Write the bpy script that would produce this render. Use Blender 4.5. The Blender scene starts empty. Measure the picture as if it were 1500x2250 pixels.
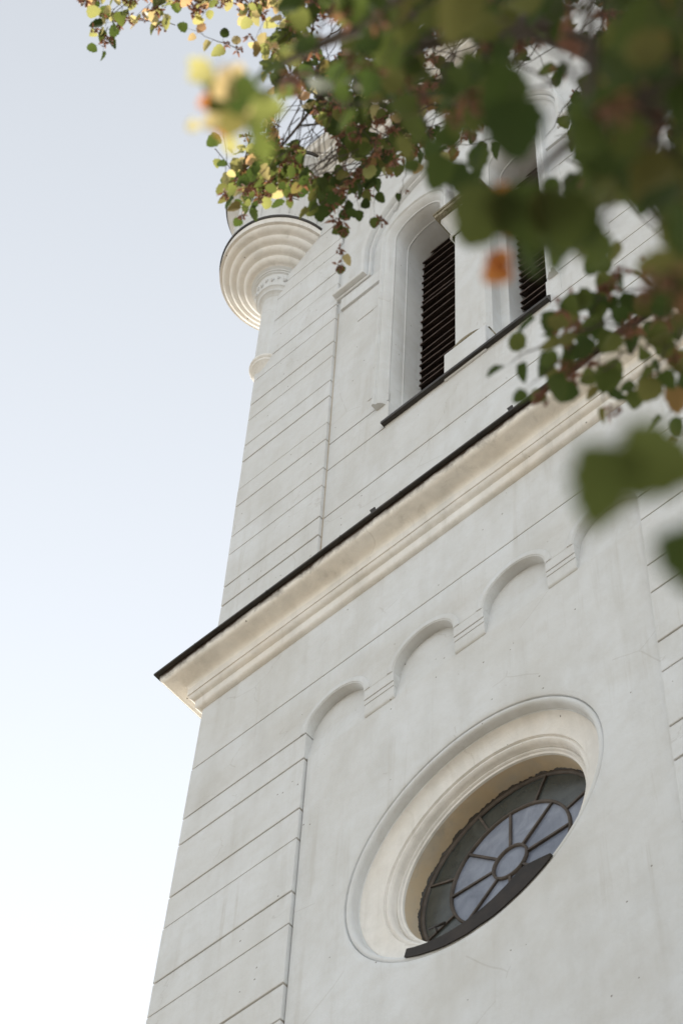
import bpy, math, random
from mathutils import Vector, Matrix, noise
from mathutils.geometry import tessellate_polygon
PI = math.pi
sc = bpy.context.scene
col = sc.collection
R_ = math.radians

# ------------------------------------------------------------------ camera
CAM = Vector((7.39896523, -9.0, 1.6))
FPX = 5312.0
ROT = Matrix(((0.7493544908368117, 0.5602753671956139, 0.35292968134817215),
              (0.6610199321818887, -0.6643310401530547, -0.34887951838336906),
              (0.03899354204164625, 0.49472798789130606, -0.8681726335678095)))
cd = bpy.data.cameras.new('camera')
cam = bpy.data.objects.new('camera', cd)
col.objects.link(cam)
cam.matrix_world = Matrix.Translation(CAM) @ ROT.to_4x4()
cd.sensor_fit = 'HORIZONTAL'
cd.sensor_width = 24.0
cd.lens = FPX / 1500 * 24.0
cd.clip_start = 0.1
cd.clip_end = 3000
cd.dof.use_dof = True
cd.dof.focus_distance = 24.0
cd.dof.aperture_fstop = 3.2
cd.dof.aperture_blades = 9
sc.camera = cam

# ------------------------------------------------------------------ light
SUN_AZ = Vector((-0.785, 0.62, 0)).normalized()
SUN_EL = R_(21)
to_sun = Vector((SUN_AZ.x * math.cos(SUN_EL), SUN_AZ.y * math.cos(SUN_EL), math.sin(SUN_EL)))
world = bpy.data.worlds.new('World')
sc.world = world
world.use_nodes = True
wn = world.node_tree
wn.nodes.clear()
sky = wn.nodes.new('ShaderNodeTexSky')
sky.sky_type = 'NISHITA'
sky.sun_disc = False
sky.sun_elevation = SUN_EL
sky.sun_rotation = math.atan2(SUN_AZ.x, SUN_AZ.y)
sky.air_density = 1.5
sky.dust_density = 0.0
sky.ozone_density = 1.0
hs = wn.nodes.new('ShaderNodeHueSaturation')
hs.inputs['Saturation'].default_value = 0.22
bg = wn.nodes.new('ShaderNodeBackground')
bg.inputs['Strength'].default_value = 0.15
wo = wn.nodes.new('ShaderNodeOutputWorld')
wn.links.new(sky.outputs[0], hs.inputs['Color'])
wn.links.new(hs.outputs[0], bg.inputs['Color'])
wn.links.new(bg.outputs[0], wo.inputs['Surface'])
sd = bpy.data.lights.new('sun', 'SUN')
sd.energy = 4.8
sd.angle = R_(0.53)
sd.color = (1.0, 0.93, 0.82)
so = bpy.data.objects.new('sun', sd)
col.objects.link(so)
so.rotation_euler = (-to_sun).to_track_quat('-Z', 'Y').to_euler()
sc.view_settings.view_transform = 'Standard'
sc.view_settings.look = 'None'
sc.view_settings.gamma = 1.0
sc.view_settings.use_curve_mapping = False
sc.view_settings.exposure = 0.93

# ------------------------------------------------------------------ helpers
def at(px, py, dist):
    """world point seen at that place of the 1500 x 2250 photograph, dist metres away"""
    v = Vector((px - 750.0, -(py - 1125.0), -FPX)).normalized()
    return CAM + (ROT @ v) * dist

class MB:
    def __init__(s):
        s.v = []; s.f = []; s.sm = []
    def face(s, pts, smooth=False):
        n = len(s.v); s.v += [tuple(p) for p in pts]
        s.f.append(tuple(range(n, n + len(pts)))); s.sm.append(smooth)
    def box(s, x0, x1, y0, y1, z0, z1):
        n = len(s.v)
        s.v += [(x, y, z) for z in (z0, z1) for y in (y0, y1) for x in (x0, x1)]
        for q in ((0,2,3,1),(4,5,7,6),(0,1,5,4),(2,6,7,3),(0,4,6,2),(1,3,7,5)):
            s.f.append(tuple(n + i for i in q)); s.sm.append(False)
    def hexa(s, P):            # 8 points, order like box
        n = len(s.v); s.v += [tuple(p) for p in P]
        for q in ((0,2,3,1),(4,5,7,6),(0,1,5,4),(2,6,7,3),(0,4,6,2),(1,3,7,5)):
            s.f.append(tuple(n + i for i in q)); s.sm.append(False)
    def grid(s, rows, closed=False, smooth=True):
        n = len(s.v); m = len(rows[0])
        for r in rows: s.v += [tuple(p) for p in r]
        for i in range(len(rows) - 1):
            for j in range(m if closed else m - 1):
                k = (j + 1) % m
                s.f.append((n+i*m+j, n+(i+1)*m+j, n+(i+1)*m+k, n+i*m+k)); s.sm.append(smooth)
    def plate(s, loops, y0, y1, back=True):
        """polygon (outline, holes...) in XZ, front at y0, sides back to y1"""
        L = [[Vector((x, z, 0)) for x, z in lp] for lp in loops]
        flat = [p for lp in L for p in lp]
        tris = tessellate_polygon(L)
        n = len(s.v)
        s.v += [(p.x, y0, p.y) for p in flat]
        for t in tris:
            s.f.append(tuple(n + i for i in t)); s.sm.append(False)
        if back:
            m = len(s.v)
            s.v += [(p.x, y1, p.y) for p in flat]
            for t in tris:
                s.f.append(tuple(m + i for i in reversed(t))); s.sm.append(False)
        for lp in loops:
            k = len(lp); q = len(s.v)
            s.v += [(x, y0, z) for x, z in lp] + [(x, y1, z) for x, z in lp]
            for i in range(k):
                j = (i + 1) % k
                s.f.append((q+i, q+j, q+k+j, q+k+i)); s.sm.append(False)
    def tube(s, pts, rad, seg=6):
        pts = [Vector(p) for p in pts]
        rows = []
        up = Vector((0.31, 0.2, 0.93))
        for i, p in enumerate(pts):
            d = (pts[min(i+1, len(pts)-1)] - pts[max(i-1, 0)])
            if d.length < 1e-9: d = Vector((0,0,1))
            d.normalize()
            a = d.cross(up)
            if a.length < 1e-3: a = d.cross(Vector((1,0,0)))
            a.normalize(); b = d.cross(a)
            r = rad[i] if isinstance(rad, (list, tuple)) else rad
            rows.append([p + (a*math.cos(t)+b*math.sin(t))*r for t in [2*PI*k/seg for k in range(seg)]])
        s.grid(rows, True)
        s.face(rows[0]); s.face(list(reversed(rows[-1])))
    def lathe_z(s, prof, cx, cy, seg=64, a0=0, a1=2*PI, sharp=()):
        """prof (r, z)"""
        full = abs(a1 - a0 - 2*PI) < 1e-6
        k = seg if full else seg + 1
        def ring(r, z): return [(cx + r*math.cos(a0+(a1-a0)*i/seg), cy + r*math.sin(a0+(a1-a0)*i/seg), z) for i in range(k)]
        for a, b in zip(prof[:-1], prof[1:]):
            pass
        s.grid([ring(*p) for p in prof], full)
    def lathe_y(s, prof, cx, cz, seg=128):
        """prof (r, y) about an axis along Y; corners flagged by repeating a point"""
        run = []
        def ring(r, y): return [(cx + r*math.cos(2*PI*i/seg), y, cz + r*math.sin(2*PI*i/seg)) for i in range(seg)]
        for p in prof:
            if run and run[-1] == p:
                s.grid([ring(*q) for q in run], True); run = [p]
            else: run.append(p)
        s.grid([ring(*q) for q in run], True)
    def sweep(s, path, prof, closed=False, smooth=False):
        """path (x,z) list; prof (offset to the left of travel, y)"""
        n = len(path); rows = []
        for i in range(n):
            p = Vector(path[i])
            a = (p - Vector(path[i-1])).normalized() if (i > 0 or closed) else None
            b = (Vector(path[(i+1) % n]) - p).normalized() if (i < n-1 or closed) else None
            if a is None: a = b
            if b is None: b = a
            na, nb = Vector((-a.y, a.x)), Vector((-b.y, b.x))
            m = (na + nb).normalized(); m /= max(0.3, m.dot(na))
            rows.append([(p.x + m.x*o, y, p.y + m.y*o) for o, y in prof])
        if closed: rows.append(rows[0])
        s.grid(rows, False, smooth)
        if not closed:
            s.face(rows[0]); s.face(list(reversed(rows[-1])))
    def build(s, name, m, parent=None, bevel=0, auto=None):
        me = bpy.data.meshes.new(name)
        me.from_pydata(s.v, [], s.f)
        me.polygons.foreach_set('use_smooth', s.sm)
        me.materials.append(m)
        import bmesh
        bm = bmesh.new(); bm.from_mesh(me)
        bmesh.ops.remove_doubles(bm, verts=bm.verts, dist=1e-5)
        bmesh.ops.recalc_face_normals(bm, faces=bm.faces)
        if bevel:
            es = [e for e in bm.edges if len(e.link_faces) == 2 and e.calc_face_angle(0) > R_(30)]
            bmesh.ops.bevel(bm, geom=es, offset=bevel, segments=2, profile=0.5, affect='EDGES', clamp_overlap=True)
        if auto:
            for f in bm.faces: f.smooth = True
            for e in bm.edges:
                if len(e.link_faces) == 2 and e.calc_face_angle(0) > R_(auto): e.smooth = False
        bm.to_mesh(me); bm.free()
        o = bpy.data.objects.new(name, me)
        col.objects.link(o)
        if parent:
            o.parent = parent
        return o

def tag(o, label=None, cat=None, group=None, kind=None):
    if label: o['label'] = label
    if cat: o['category'] = cat
    if group: o['group'] = group
    if kind: o['kind'] = kind
    return o
def empty(name, loc=(0,0,0)):
    o = bpy.data.objects.new(name, None); col.objects.link(o); o.location = loc
    o.empty_display_size = 0.3
    return o

# ------------------------------------------------------------------ materials
class NT:
    def __init__(s, name):
        s.m = bpy.data.materials.new(name); s.m.use_nodes = True
        s.t = s.m.node_tree; s.t.nodes.clear()
        s.out = s.n('ShaderNodeOutputMaterial')
        s.geo = s.n('ShaderNodeNewGeometry')
        s.pos = s.geo.outputs['Position']
    def n(s, t): return s.t.nodes.new(t)
    def l(s, a, b): s.t.links.new(a, b)
    def noise(s, scale, detail=4, rough=0.55, vec=None, dist=0.0):
        x = s.n('ShaderNodeTexNoise'); x.inputs['Scale'].default_value = scale
        x.inputs['Detail'].default_value = detail; x.inputs['Roughness'].default_value = rough
        x.inputs['Distortion'].default_value = dist
        s.l(vec or s.pos, x.inputs['Vector']); return x.outputs['Fac']
    def scaled(s, v):
        x = s.n('ShaderNodeMapping'); x.inputs['Scale'].default_value = v
        s.l(s.pos, x.inputs['Vector']); return x.outputs[0]
    def ramp(s, fac, stops):
        x = s.n('ShaderNodeValToRGB'); e = x.color_ramp.elements
        e[0].position, e[0].color = stops[0][0], (*stops[0][1], 1) if isinstance(stops[0][1], tuple) else (stops[0][1],)*3+(1,)
        e[1].position, e[1].color = stops[-1][0], (*stops[-1][1], 1) if isinstance(stops[-1][1], tuple) else (stops[-1][1],)*3+(1,)
        for p, c in stops[1:-1]:
            q = e.new(p); q.color = (*c, 1) if isinstance(c, tuple) else (c, c, c, 1)
        s.l(fac, x.inputs[0]); return x.outputs[0]
    def mix(s, fac, a, b, mode='MIX'):
        x = s.n('ShaderNodeMix'); x.data_type = 'RGBA'; x.blend_type = mode
        for sock, val in ((x.inputs[0], fac), (x.inputs[6], a), (x.inputs[7], b)):
            if hasattr(val, 'links'): s.l(val, sock)
            elif isinstance(val, tuple): sock.default_value = (*val, 1)
            else: sock.default_value = val
        return x.outputs[2]
    def math(s, op, a, b=0.0, clamp=False):
        x = s.n('ShaderNodeMath'); x.operation = op; x.use_clamp = clamp
        for i, v in enumerate((a, b)):
            if hasattr(v, 'links'): s.l(v, x.inputs[i])
            else: x.inputs[i].default_value = v
        return x.outputs[0]
    def bump(s, h, strength, dist):
        x = s.n('ShaderNodeBump'); x.inputs['Strength'].default_value = strength; x.inputs['Distance'].default_value = dist
        s.l(h, x.inputs['Height']); return x.outputs[0]
    def bsdf(s, color, rough=0.85, nrm=None, metal=0.0, spec=0.3, **kw):
        b = s.n('ShaderNodeBsdfPrincipled')
        if hasattr(color, 'links'): s.l(color, b.inputs['Base Color'])
        else: b.inputs['Base Color'].default_value = (*color, 1)
        if hasattr(rough, 'links'): s.l(rough, b.inputs['Roughness'])
        else: b.inputs['Roughness'].default_value = rough
        b.inputs['Metallic'].default_value = metal
        b.inputs['Specular IOR Level'].default_value = spec
        if nrm: s.l(nrm, b.inputs['Normal'])
        s.l(b.outputs[0], s.out.inputs[0]); s.b = b
        return s.m

def plaster(name, base=(0.665, 0.69, 0.715), dirt=(0.50, 0.485, 0.44), grime=0.0, gz=None, amount=1.0):
    t = NT(name)
    big = t.noise(0.55, 5, 0.6, dist=0.6)
    c = t.mix(t.ramp(big, [(0.38, 0.0), (0.72, 0.48*amount)]), base, dirt)
    st = t.noise(1.0, 5, 0.6, t.scaled((2.6, 2.6, 0.7)))
    c = t.mix(t.ramp(st, [(0.46, 0.0), (0.74, 0.42*amount)]), c, (0.47, 0.47, 0.45))
    md = t.noise(6.0, 5, 0.65)
    c = t.mix(t.ramp(md, [(0.42, 0.0), (0.75, 0.26)]), c, (0.5, 0.49, 0.46))
    rs = t.noise(1.0, 6, 0.7, t.scaled((7.0, 7.0, 0.28)), dist=0.4)
    c = t.mix(t.math('MULTIPLY', t.ramp(rs, [(0.53, 0.0), (0.70, 0.42*amount)]), t.ramp(t.noise(0.8, 3), [(0.42, 0.0), (0.62, 1.0)])), c, (0.42, 0.40, 0.355))
    ck = t.n('ShaderNodeTexVoronoi'); ck.feature = 'DISTANCE_TO_EDGE'; ck.inputs['Scale'].default_value = 0.75
    wv = t.mix(0.22, t.pos, t.n('ShaderNodeTexNoise').outputs['Color']); t.l(wv, ck.inputs['Vector'])
    cm_ = t.math('MULTIPLY', t.math('LESS_THAN', ck.outputs['Distance'], 0.0035), t.math('GREATER_THAN', t.noise(0.9, 2), 0.54))
    c = t.mix(t.math('MULTIPLY', cm_, 0.16), c, (0.25, 0.22, 0.18))
    vo = t.n('ShaderNodeTexVoronoi'); vo.inputs['Scale'].default_value = 6.5; vo.inputs['Randomness'].default_value = 1.0
    t.l(t.pos, vo.inputs['Vector'])
    sp = t.math('LESS_THAN', vo.outputs['Distance'], 0.06)
    gate = t.math('GREATER_THAN', t.noise(1.1, 2), 0.53)
    c = t.mix(t.math('MULTIPLY', t.math('MULTIPLY', sp, gate), 0.75), c, (0.10, 0.08, 0.06))
    if gz is not None:       # black mould with a ragged edge right under the sheet metal
        sep = t.n('ShaderNodeSeparateXYZ'); t.l(t.pos, sep.inputs[0])
        h = t.math('ADD', sep.outputs['Z'], t.math('MULTIPLY', t.math('SUBTRACT', t.noise(5.0, 8, 0.75, dist=0.5), 0.5), grime))
        k = t.n('ShaderNodeMapRange'); t.l(h, k.inputs[0]); k.inputs[1].default_value = gz[0]; k.inputs[2].default_value = gz[1]
        c = t.mix(k.outputs[0], c, (0.05, 0.035, 0.025))
    hb = t.math('ADD', t.math('MULTIPLY', t.noise(14, 6, 0.7), 1.0), t.math('MULTIPLY', t.noise(1.6, 3), 3.0))
    return t.bsdf(c, 0.9, t.bump(hb, 0.5, 0.014), spec=0.15)

PL = plaster('white_limewashed_plaster')
PLC = plaster('cornice_plaster', base=(0.88, 0.865, 0.83), dirt=(0.77, 0.69, 0.57), grime=0.20, gz=(22.385, 22.475), amount=0.9)
PLW = plaster('warm_moulding_plaster', base=(0.81, 0.81, 0.80), dirt=(0.66, 0.57, 0.45), amount=1.1)
JOINT = plaster('dirty_joint_mortar', base=(0.54, 0.48, 0.395), dirt=(0.28, 0.22, 0.16), amount=1.6)
def mossy():
    t = NT('mossy_stone')
    c = t.mix(t.ramp(t.noise(9, 8, 0.8), [(0.36, 0.0), (0.66, 1.0)]), (0.13, 0.115, 0.07), (0.40, 0.37, 0.29))
    c = t.mix(t.ramp(t.noise(45, 4, 0.8), [(0.5, 0.0), (0.62, 0.8)]), c, (0.05, 0.04, 0.02))
    return t.bsdf(c, 0.95, t.bump(t.noise(30, 5), 0.6, 0.01))
MOSS = mossy()
def metal(name, a, b, r=0.5, m=0.0):
    t = NT(name)
    c = t.mix(t.ramp(t.noise(5, 7, 0.7), [(0.35, 0.0), (0.7, 1.0)]), a, b)
    return t.bsdf(c, r, t.bump(t.noise(12, 3), 0.2, 0.01), metal=m, spec=0.4)
SHEET = metal('dark_weathered_sheet_metal', (0.018, 0.016, 0.014), (0.05, 0.043, 0.036), 0.5)
BROWN = metal('brown_sheet_metal', (0.009, 0.007, 0.006), (0.030, 0.022, 0.017), 0.6)
LEAD = metal('grey_lead_came', (0.045, 0.036, 0.030), (0.11, 0.09, 0.075), 0.6)
def wood():
    t = NT('dark_louver_wood')
    g = t.noise(6, 6, 0.7, t.scaled((1.2, 14, 14)))
    c = t.mix(t.ramp(g, [(0.38, 0.0), (0.72, 1.0)]), (0.022, 0.016, 0.014), (0.20, 0.145, 0.12))
    return t.bsdf(c, 0.8, t.bump(g, 0.5, 0.006))
WOOD = wood()
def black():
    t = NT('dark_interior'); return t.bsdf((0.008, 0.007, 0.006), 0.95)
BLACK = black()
def pane(name, a, b, rough, lum):
    t = NT(name)
    oi = t.n('ShaderNodeObjectInfo')
    g = t.noise(1, 4, 0.6, t.scaled((3, 3, 3)), dist=1.2)
    c = t.mix(t.ramp(g, [(0.3, 0.0), (0.7, 1.0)]), a, b)
    s_ = t.noise(70, 2, 0.6, t.scaled((1, 1, 0.12)))
    c = t.mix(t.math('MULTIPLY', t.ramp(s_, [(0.4, 0.0), (0.7, 1.0)]), 0.2*lum), c, (0.3, 0.33, 0.4))
    c = t.mix(t.math('MULTIPLY', oi.outputs['Random'], 0.6), c, a)
    return t.bsdf(c, rough, t.bump(t.noise(55, 3), 0.25, 0.004), spec=0.6)
GLASS_L = pane('milky_blue_grey_glass', (0.11, 0.13, 0.18), (0.29, 0.325, 0.405), 0.28, 1)
GLASS_D = pane('dark_green_grey_glass', (0.030, 0.036, 0.034), (0.07, 0.08, 0.077), 0.22, 0.1)
def ground_mat():
    t = NT('pale_gravel')
    c = t.mix(t.ramp(t.noise(0.35, 5), [(0.35, 0.0), (0.7, 1.0)]), (0.285, 0.24, 0.185), (0.35, 0.30, 0.235))
    c = t.mix(t.ramp(t.noise(40, 4, 0.8), [(0.4, 0.0), (0.65, 0.5)]), c, (0.13, 0.115, 0.09))
    return t.bsdf(c, 0.95, t.bump(t.noise(60, 3), 0.6, 0.02))
GROUND = ground_mat()

# ------------------------------------------------------------------ ground
g = MB(); g.face([(-1500,-1500,0),(1500,-1500,0),(1500,1500,0),(-1500,1500,0)])
tag(g.build('ground', GROUND), 'pale gravel forecourt in front of the tower', kind='structure')

# ------------------------------------------------------------------ tower
tower = tag(empty('church_tower'), 'white plastered church tower with round window, louvred belfry opening and corner turret', 'church tower')
DEP = 7.1
def xe(z):                      # half width of the slightly battered shaft
    return 3.487 + 0.021*(22 - z) if z < 22.6 else 3.452 + 0.008*(z - 23.8)
PW = 1.945                      # inner edge of the lower pilasters
UW = lambda z: 2.03 + 0.011*(z - 23.8)
GAP = 0.011
# core behind the plaster
m = MB()
for z0, z1 in ((0, 22.6), (22.6, 35.6)):
    a, b = xe(z0) - 0.035, xe(z1 - .01) - 0.035
    for x0, x1, y0, y1 in ((-1, 1, DEP - 0.3, DEP),):
        m.hexa([(-a, y0, z0), (a, y0, z0), (-a, y1, z0), (a, y1, z0), (-b, y0, z1), (b, y0, z1), (-b, y1, z1), (b, y1, z1)])
    for s in (-1, 1):
        m.hexa([(s*a, 0.12, z0), (s*(a-.3), 0.12, z0), (s*a, DEP, z0), (s*(a-.3), DEP, z0), (s*b, 0.12, z1), (s*(b-.3), 0.12, z1), (s*b, DEP, z1), (s*(b-.3), DEP, z1)])
m.box(-3.45, 3.45, 0.2, DEP-.05, 35.3, 35.7)
m.build('wall', PL, tower)

_rand = random.Random(5)
def pil_block(s, z0, z1, inner0, inner1, y=0.0, yb=1.15, name='plaster_block'):
    m = MB(); z0 += GAP + _rand.uniform(-.004, .003); z1 -= GAP + _rand.uniform(-.004, .003)
    a0, a1 = xe(z0), xe(z1)
    y += _rand.uniform(-0.003, 0.003)
    m.hexa([(s*a0, y, z0), (s*inner0, y, z0), (s*a0, yb, z0), (s*inner0, yb, z0),
            (s*a1, y, z1), (s*inner1, y, z1), (s*a1, yb, z1), (s*inner1, yb, z1)])
    return m.build(name, PL, tower, bevel=0.007)
# lower courses: alternating tall and low, down to the ground
js = [20.115, 19.715]
z = 18.95
while z > 0.3:
    js += [z, z - 0.43]; z -= 1.172
js = [q for q in js if q > 0.2] + [0.0]
for s in (-1, 1):
    for zt, zb in zip(js[:-1], js[1:]):
        pil_block(s, zb, zt, PW, PW)
    # recessed bed of the joints, soft beige with dirt
    m = MB(); m.hexa([(s*(xe(0)-.018), .02, 0), (s*(PW+.012), .02, 0), (s*(xe(0)-.018), 1.1, 0), (s*(PW+.012), 1.1, 0),
                      (s*(xe(22)-.018), .02, 21.9), (s*(PW+.012), .02, 21.9), (s*(xe(22)-.018), 1.1, 21.9), (s*(PW+.012), 1.1, 21.9)])
    m.build('joint_bed', JOINT, tower)
# full-width course under the cornice
def full_course(z0, z1, y=0.0):
    m = MB(); z0 += GAP; z1 -= GAP
    m.hexa([(-xe(z0), y, z0), (xe(z0), y, z0), (-xe(z0), 1.15, z0), (xe(z0), 1.15, z0),
            (-xe(z1), y, z1), (xe(z1), y, z1), (-xe(z1), 1.15, z1), (xe(z1), 1.15, z1)])
    return m.build('plaster_block', PL, tower, bevel=0.007)
full_course(20.905, 21.97)
m = MB(); m.box(-PW-.1, PW+.1, 0.02, 0.1, 20.85, 21.0); m.build('joint_bed', JOINT, tower)

# arched corbel frieze
AC = [-1.587, -0.515, 0.548, 1.588]
AR = 0.357; SP = 20.11
zb = SP + .012
out = [(-xe(zb), zb), (-PW - .001, zb), (-PW-.001, SP)]
for i, c in enumerate(AC):
    out += [(c - AR*math.cos(t), SP + AR*math.sin(t)) for t in [PI*k/28 for k in range(29)]]
out += [(PW + .001, SP), (PW+.001, zb), (xe(zb), zb), (xe(20.89), 20.894), (-xe(20.89), 20.894)]
m = MB(); m.plate([out], 0.0, 0.13)
m.build('arched_frieze', PL, tower, bevel=0.012, auto=40)
for c in AC:                                    # thin raised ring round each arch
    m = MB()
    path = [(c + (AR+.002)*math.cos(t), SP + (AR+.002)*math.sin(t)) for t in [PI - PI*k/32 for k in range(33)]]
    m.sweep(path, [(0.010, 0.005), (0.013, -0.006), (0.066, -0.009), (0.071, -0.004), (0.072, 0.005)], smooth=False)
    m.build('arch_moulding', PL, tower, auto=50)
m = MB()                                        # niche backs, sloping out to the panel at the foot
m.grid([[(-PW-.01, 0.104, 20.6), (PW+.01, 0.104, 20.6)], [(-PW-.01, 0.104, 20.12), (PW+.01, 0.104, 20.12)]], smooth=False)
m.grid([[(-PW-.01, 0.104, 20.12), (PW+.01, 0.104, 20.12)], [(-PW-.01, 0.099, 20.08), (PW+.01, 0.099, 20.08)], [(-PW-.01, 0.042, 19.73), (PW+.01, 0.042, 19.73)]], smooth=False)
m.build('arch_niche', PL, tower)
for a, b in zip(AC[:-1], AC[1:]):
    x0, x1 = a + AR, b - AR
    m = MB()
    m.box(x0+.001, x1-.001, 0.002, 0.13, 19.965, SP + .02)
    m.box(x0+.001, x1-.001, 0.011, 0.13, 19.895, 19.965)
    # foot, tapering back with rounded lower edge
    pr = [(0.018, 19.895), (0.018, 19.76), (0.022, 19.735), (0.033, 19.722), (0.05, 19.718), (0.13, 19.72), (0.13, 19.895)]
    m.grid([[(x0+.001, y, z) for y, z in pr + pr[:1]], [(x1-.001, y, z) for y, z in pr + pr[:1]]], smooth=False)
    m.face([(x0+.001, y, z) for y, z in pr]); m.face([(x1-.001, y, z) for y, z in pr])
    m.build('corbel', PL, tower, bevel=0.005)

# recessed panel with the round window
OX, OZ = -0.018, 17.115
m = MB()
circ = [(OX + 1.40*math.cos(2*PI*k/144), OZ + 1.40*math.sin(2*PI*k/144)) for k in range(144)]
m.plate([[(-PW+.014, 0.0), (PW-.014, 0.0), (PW-.014, 19.735), (-PW+.014, 19.735)], circ], 0.04, 0.2, back=False)
m.build('wall_panel', PL, tower)
m = MB(); m.box(-PW-.005, -PW+.03, 0.075, 0.12, 0, 19.72); m.box(PW-.03, PW+.005, 0.075, 0.12, 0, 19.72); m.build('joint_bed', JOINT, tower)
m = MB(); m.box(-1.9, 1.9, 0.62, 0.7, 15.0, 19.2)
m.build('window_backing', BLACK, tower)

def arc(cx, cy, r, a0, a1, n):
    return [(cx + r*math.cos(R_(a0 + (a1-a0)*k/n)), cy + r*math.sin(R_(a0 + (a1-a0)*k/n))) for k in range(n + 1)]
ring_prof = [
  [(1.402, 0.040), (1.350, 0.041), (1.343, 0.046), (1.338, 0.074)],
  [(1.338, 0.074), (1.332, 0.060), (1.322, 0.051), (1.308, 0.048), (1.292, 0.052), (1.280, 0.064), (1.273, 0.085), (1.270, 0.140), (1.258, 0.148)],
  [(1.258, 0.148), (1.256, 0.143), (1.252, 0.155), (1.245, 0.172), (1.225, 0.192), (1.19, 0.204), (1.14, 0.211), (1.10, 0.214), (1.065, 0.215)],
  [(1.065, 0.215), (1.061, 0.240)],
  [(1.061, 0.240), (1.046, 0.232), (1.032, 0.230), (1.016, 0.242), (1.004, 0.270), (1.001, 0.312)],
  [(1.001, 0.312), (0.990, 0.298), (0.978, 0.295), (0.969, 0.304), (0.966, 0.316)],
  [(0.966, 0.316), (0.958, 0.318), (0.950, 0.324), (0.947, 0.345)],
]
outer = tower
m = MB()
for seg in ring_prof[:2]: m.lathe_y(seg, OX, OZ, 144)
m.build('surround_roll', PL, tower, auto=38)
m = MB()
for seg in ring_prof[2:]: m.lathe_y(seg, OX, OZ, 144)
rw = m.build('round_window_surround', PLW, tower, auto=38)
m = MB(); m.lathe_y([(0.947, 0.345), (0.944, 0.45), (0.944, 0.62)], OX, OZ, 120)
m.build('window_reveal', plaster('ochre_reveal_plaster', base=(0.68, 0.57, 0.41), dirt=(0.46, 0.36, 0.24), amount=1.6), tower)
# ragged dark mortar edge round the glass
m = MB(); n = 300
def rag(i, f, q): return noise.noise(Vector((math.cos(2*PI*i/n)*f, math.sin(2*PI*i/n)*f, q)))
m.grid([[(OX + 0.945*math.cos(2*PI*i/n), 0.508 + .022*rag(i, 9, 0) + .022*rag(i, 31, 5), OZ + 0.945*math.sin(2*PI*i/n)) for i in range(n)],
        [(OX + (0.925+.007*rag(i, 24, 3))*math.cos(2*PI*i/n), 0.52 + .01*rag(i, 20, 7), OZ + (0.925)*math.sin(2*PI*i/n)) for i in range(n)],
        [(OX + 0.915*math.cos(2*PI*i/n), 0.537, OZ + 0.915*math.sin(2*PI*i/n)) for i in range(n)]], True)
putty = m.build('window_putty', SHEET, tower)
# glazing: window part > pane, glazing_bar
GY = 0.53; OX, OZ = 0.0, 17.09
m = MB()
def ringbar(m, r, w, d, n=96):
    pr = [(r-w, GY+.0), (r-w*.7, GY-d), (r+w*.7, GY-d), (r+w, GY+.0)]
    m.lathe_y(pr, OX, OZ, n)
ringbar(m, 0.615, 0.014, 0.024); ringbar(m, 0.172, 0.013, 0.026, 48); ringbar(m, 0.925, 0.02, 0.02)
window = m.build('round_window', LEAD, tower)
def sector(r0, r1, a0, a1, y0):
    m = MB(); n = max(4, int(abs(a1-a0)/6))
    tx, tz = _rand.uniform(-.02, .02), _rand.uniform(-.02, .02); am = R_((a0 + a1)/2); mx, mz = OX + (r0+r1)/2*math.cos(am), OZ + (r0+r1)/2*math.sin(am)
    A = [R_(a0 + (a1-a0)*k/n) for k in range(n + 1)]
    yy = lambda x, z: y0 + (x - mx)*tx + (z - mz)*tz
    ri = [(x, yy(x, z), z) for x, z in [(OX + r0*math.cos(a), OZ + r0*math.sin(a)) for a in A]]
    ro = [(x, yy(x, z), z) for x, z in [(OX + r1*math.cos(a), OZ + r1*math.sin(a)) for a in A]]
    m.grid([ri, ro], smooth=False)
    m.grid([[(x, y+.006, z) for x, y, z in ri], [(x, y+.006, z) for x, y, z in ro]], smooth=False)
    m.grid([ri, [(x, y+.006, z) for x, y, z in ri]], smooth=False); m.grid([ro, [(x, y+.006, z) for x, y, z in ro]], smooth=False)
    return m
SPK = [22.5 + 45*k for k in range(8)]
SPK = [42, 88, 134, 177, 222, 268, 314, 359]
OPK = [19, 64, 110, 157, 200, 246, 292, 336]
for i, a in enumerate(SPK):
    b = SPK[(i+1) % 8] + (360 if i == 7 else 0)
    o = sector(0.18, 0.607, a + .6, b - .6, GY).build('pane', GLASS_L, window)
    m = MB(); ca, sa = math.cos(R_(a)), math.sin(R_(a))
    for y, w in ((GY-.02, .011),):
        p0, p1 = Vector((OX+.165*ca, 0, OZ+.165*sa)), Vector((OX+.625*ca, 0, OZ+.625*sa)); nx = Vector((-sa, 0, ca))*w
        m.hexa([(p0-nx)+Vector((0,y,0)), (p0+nx)+Vector((0,y,0)), (p0-nx)+Vector((0,GY+.006,0)), (p0+nx)+Vector((0,GY+.006,0)),
                (p1-nx)+Vector((0,y,0)), (p1+nx)+Vector((0,y,0)), (p1-nx)+Vector((0,GY+.006,0)), (p1+nx)+Vector((0,GY+.006,0))])
    m.build('glazing_bar', LEAD, window)
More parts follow.
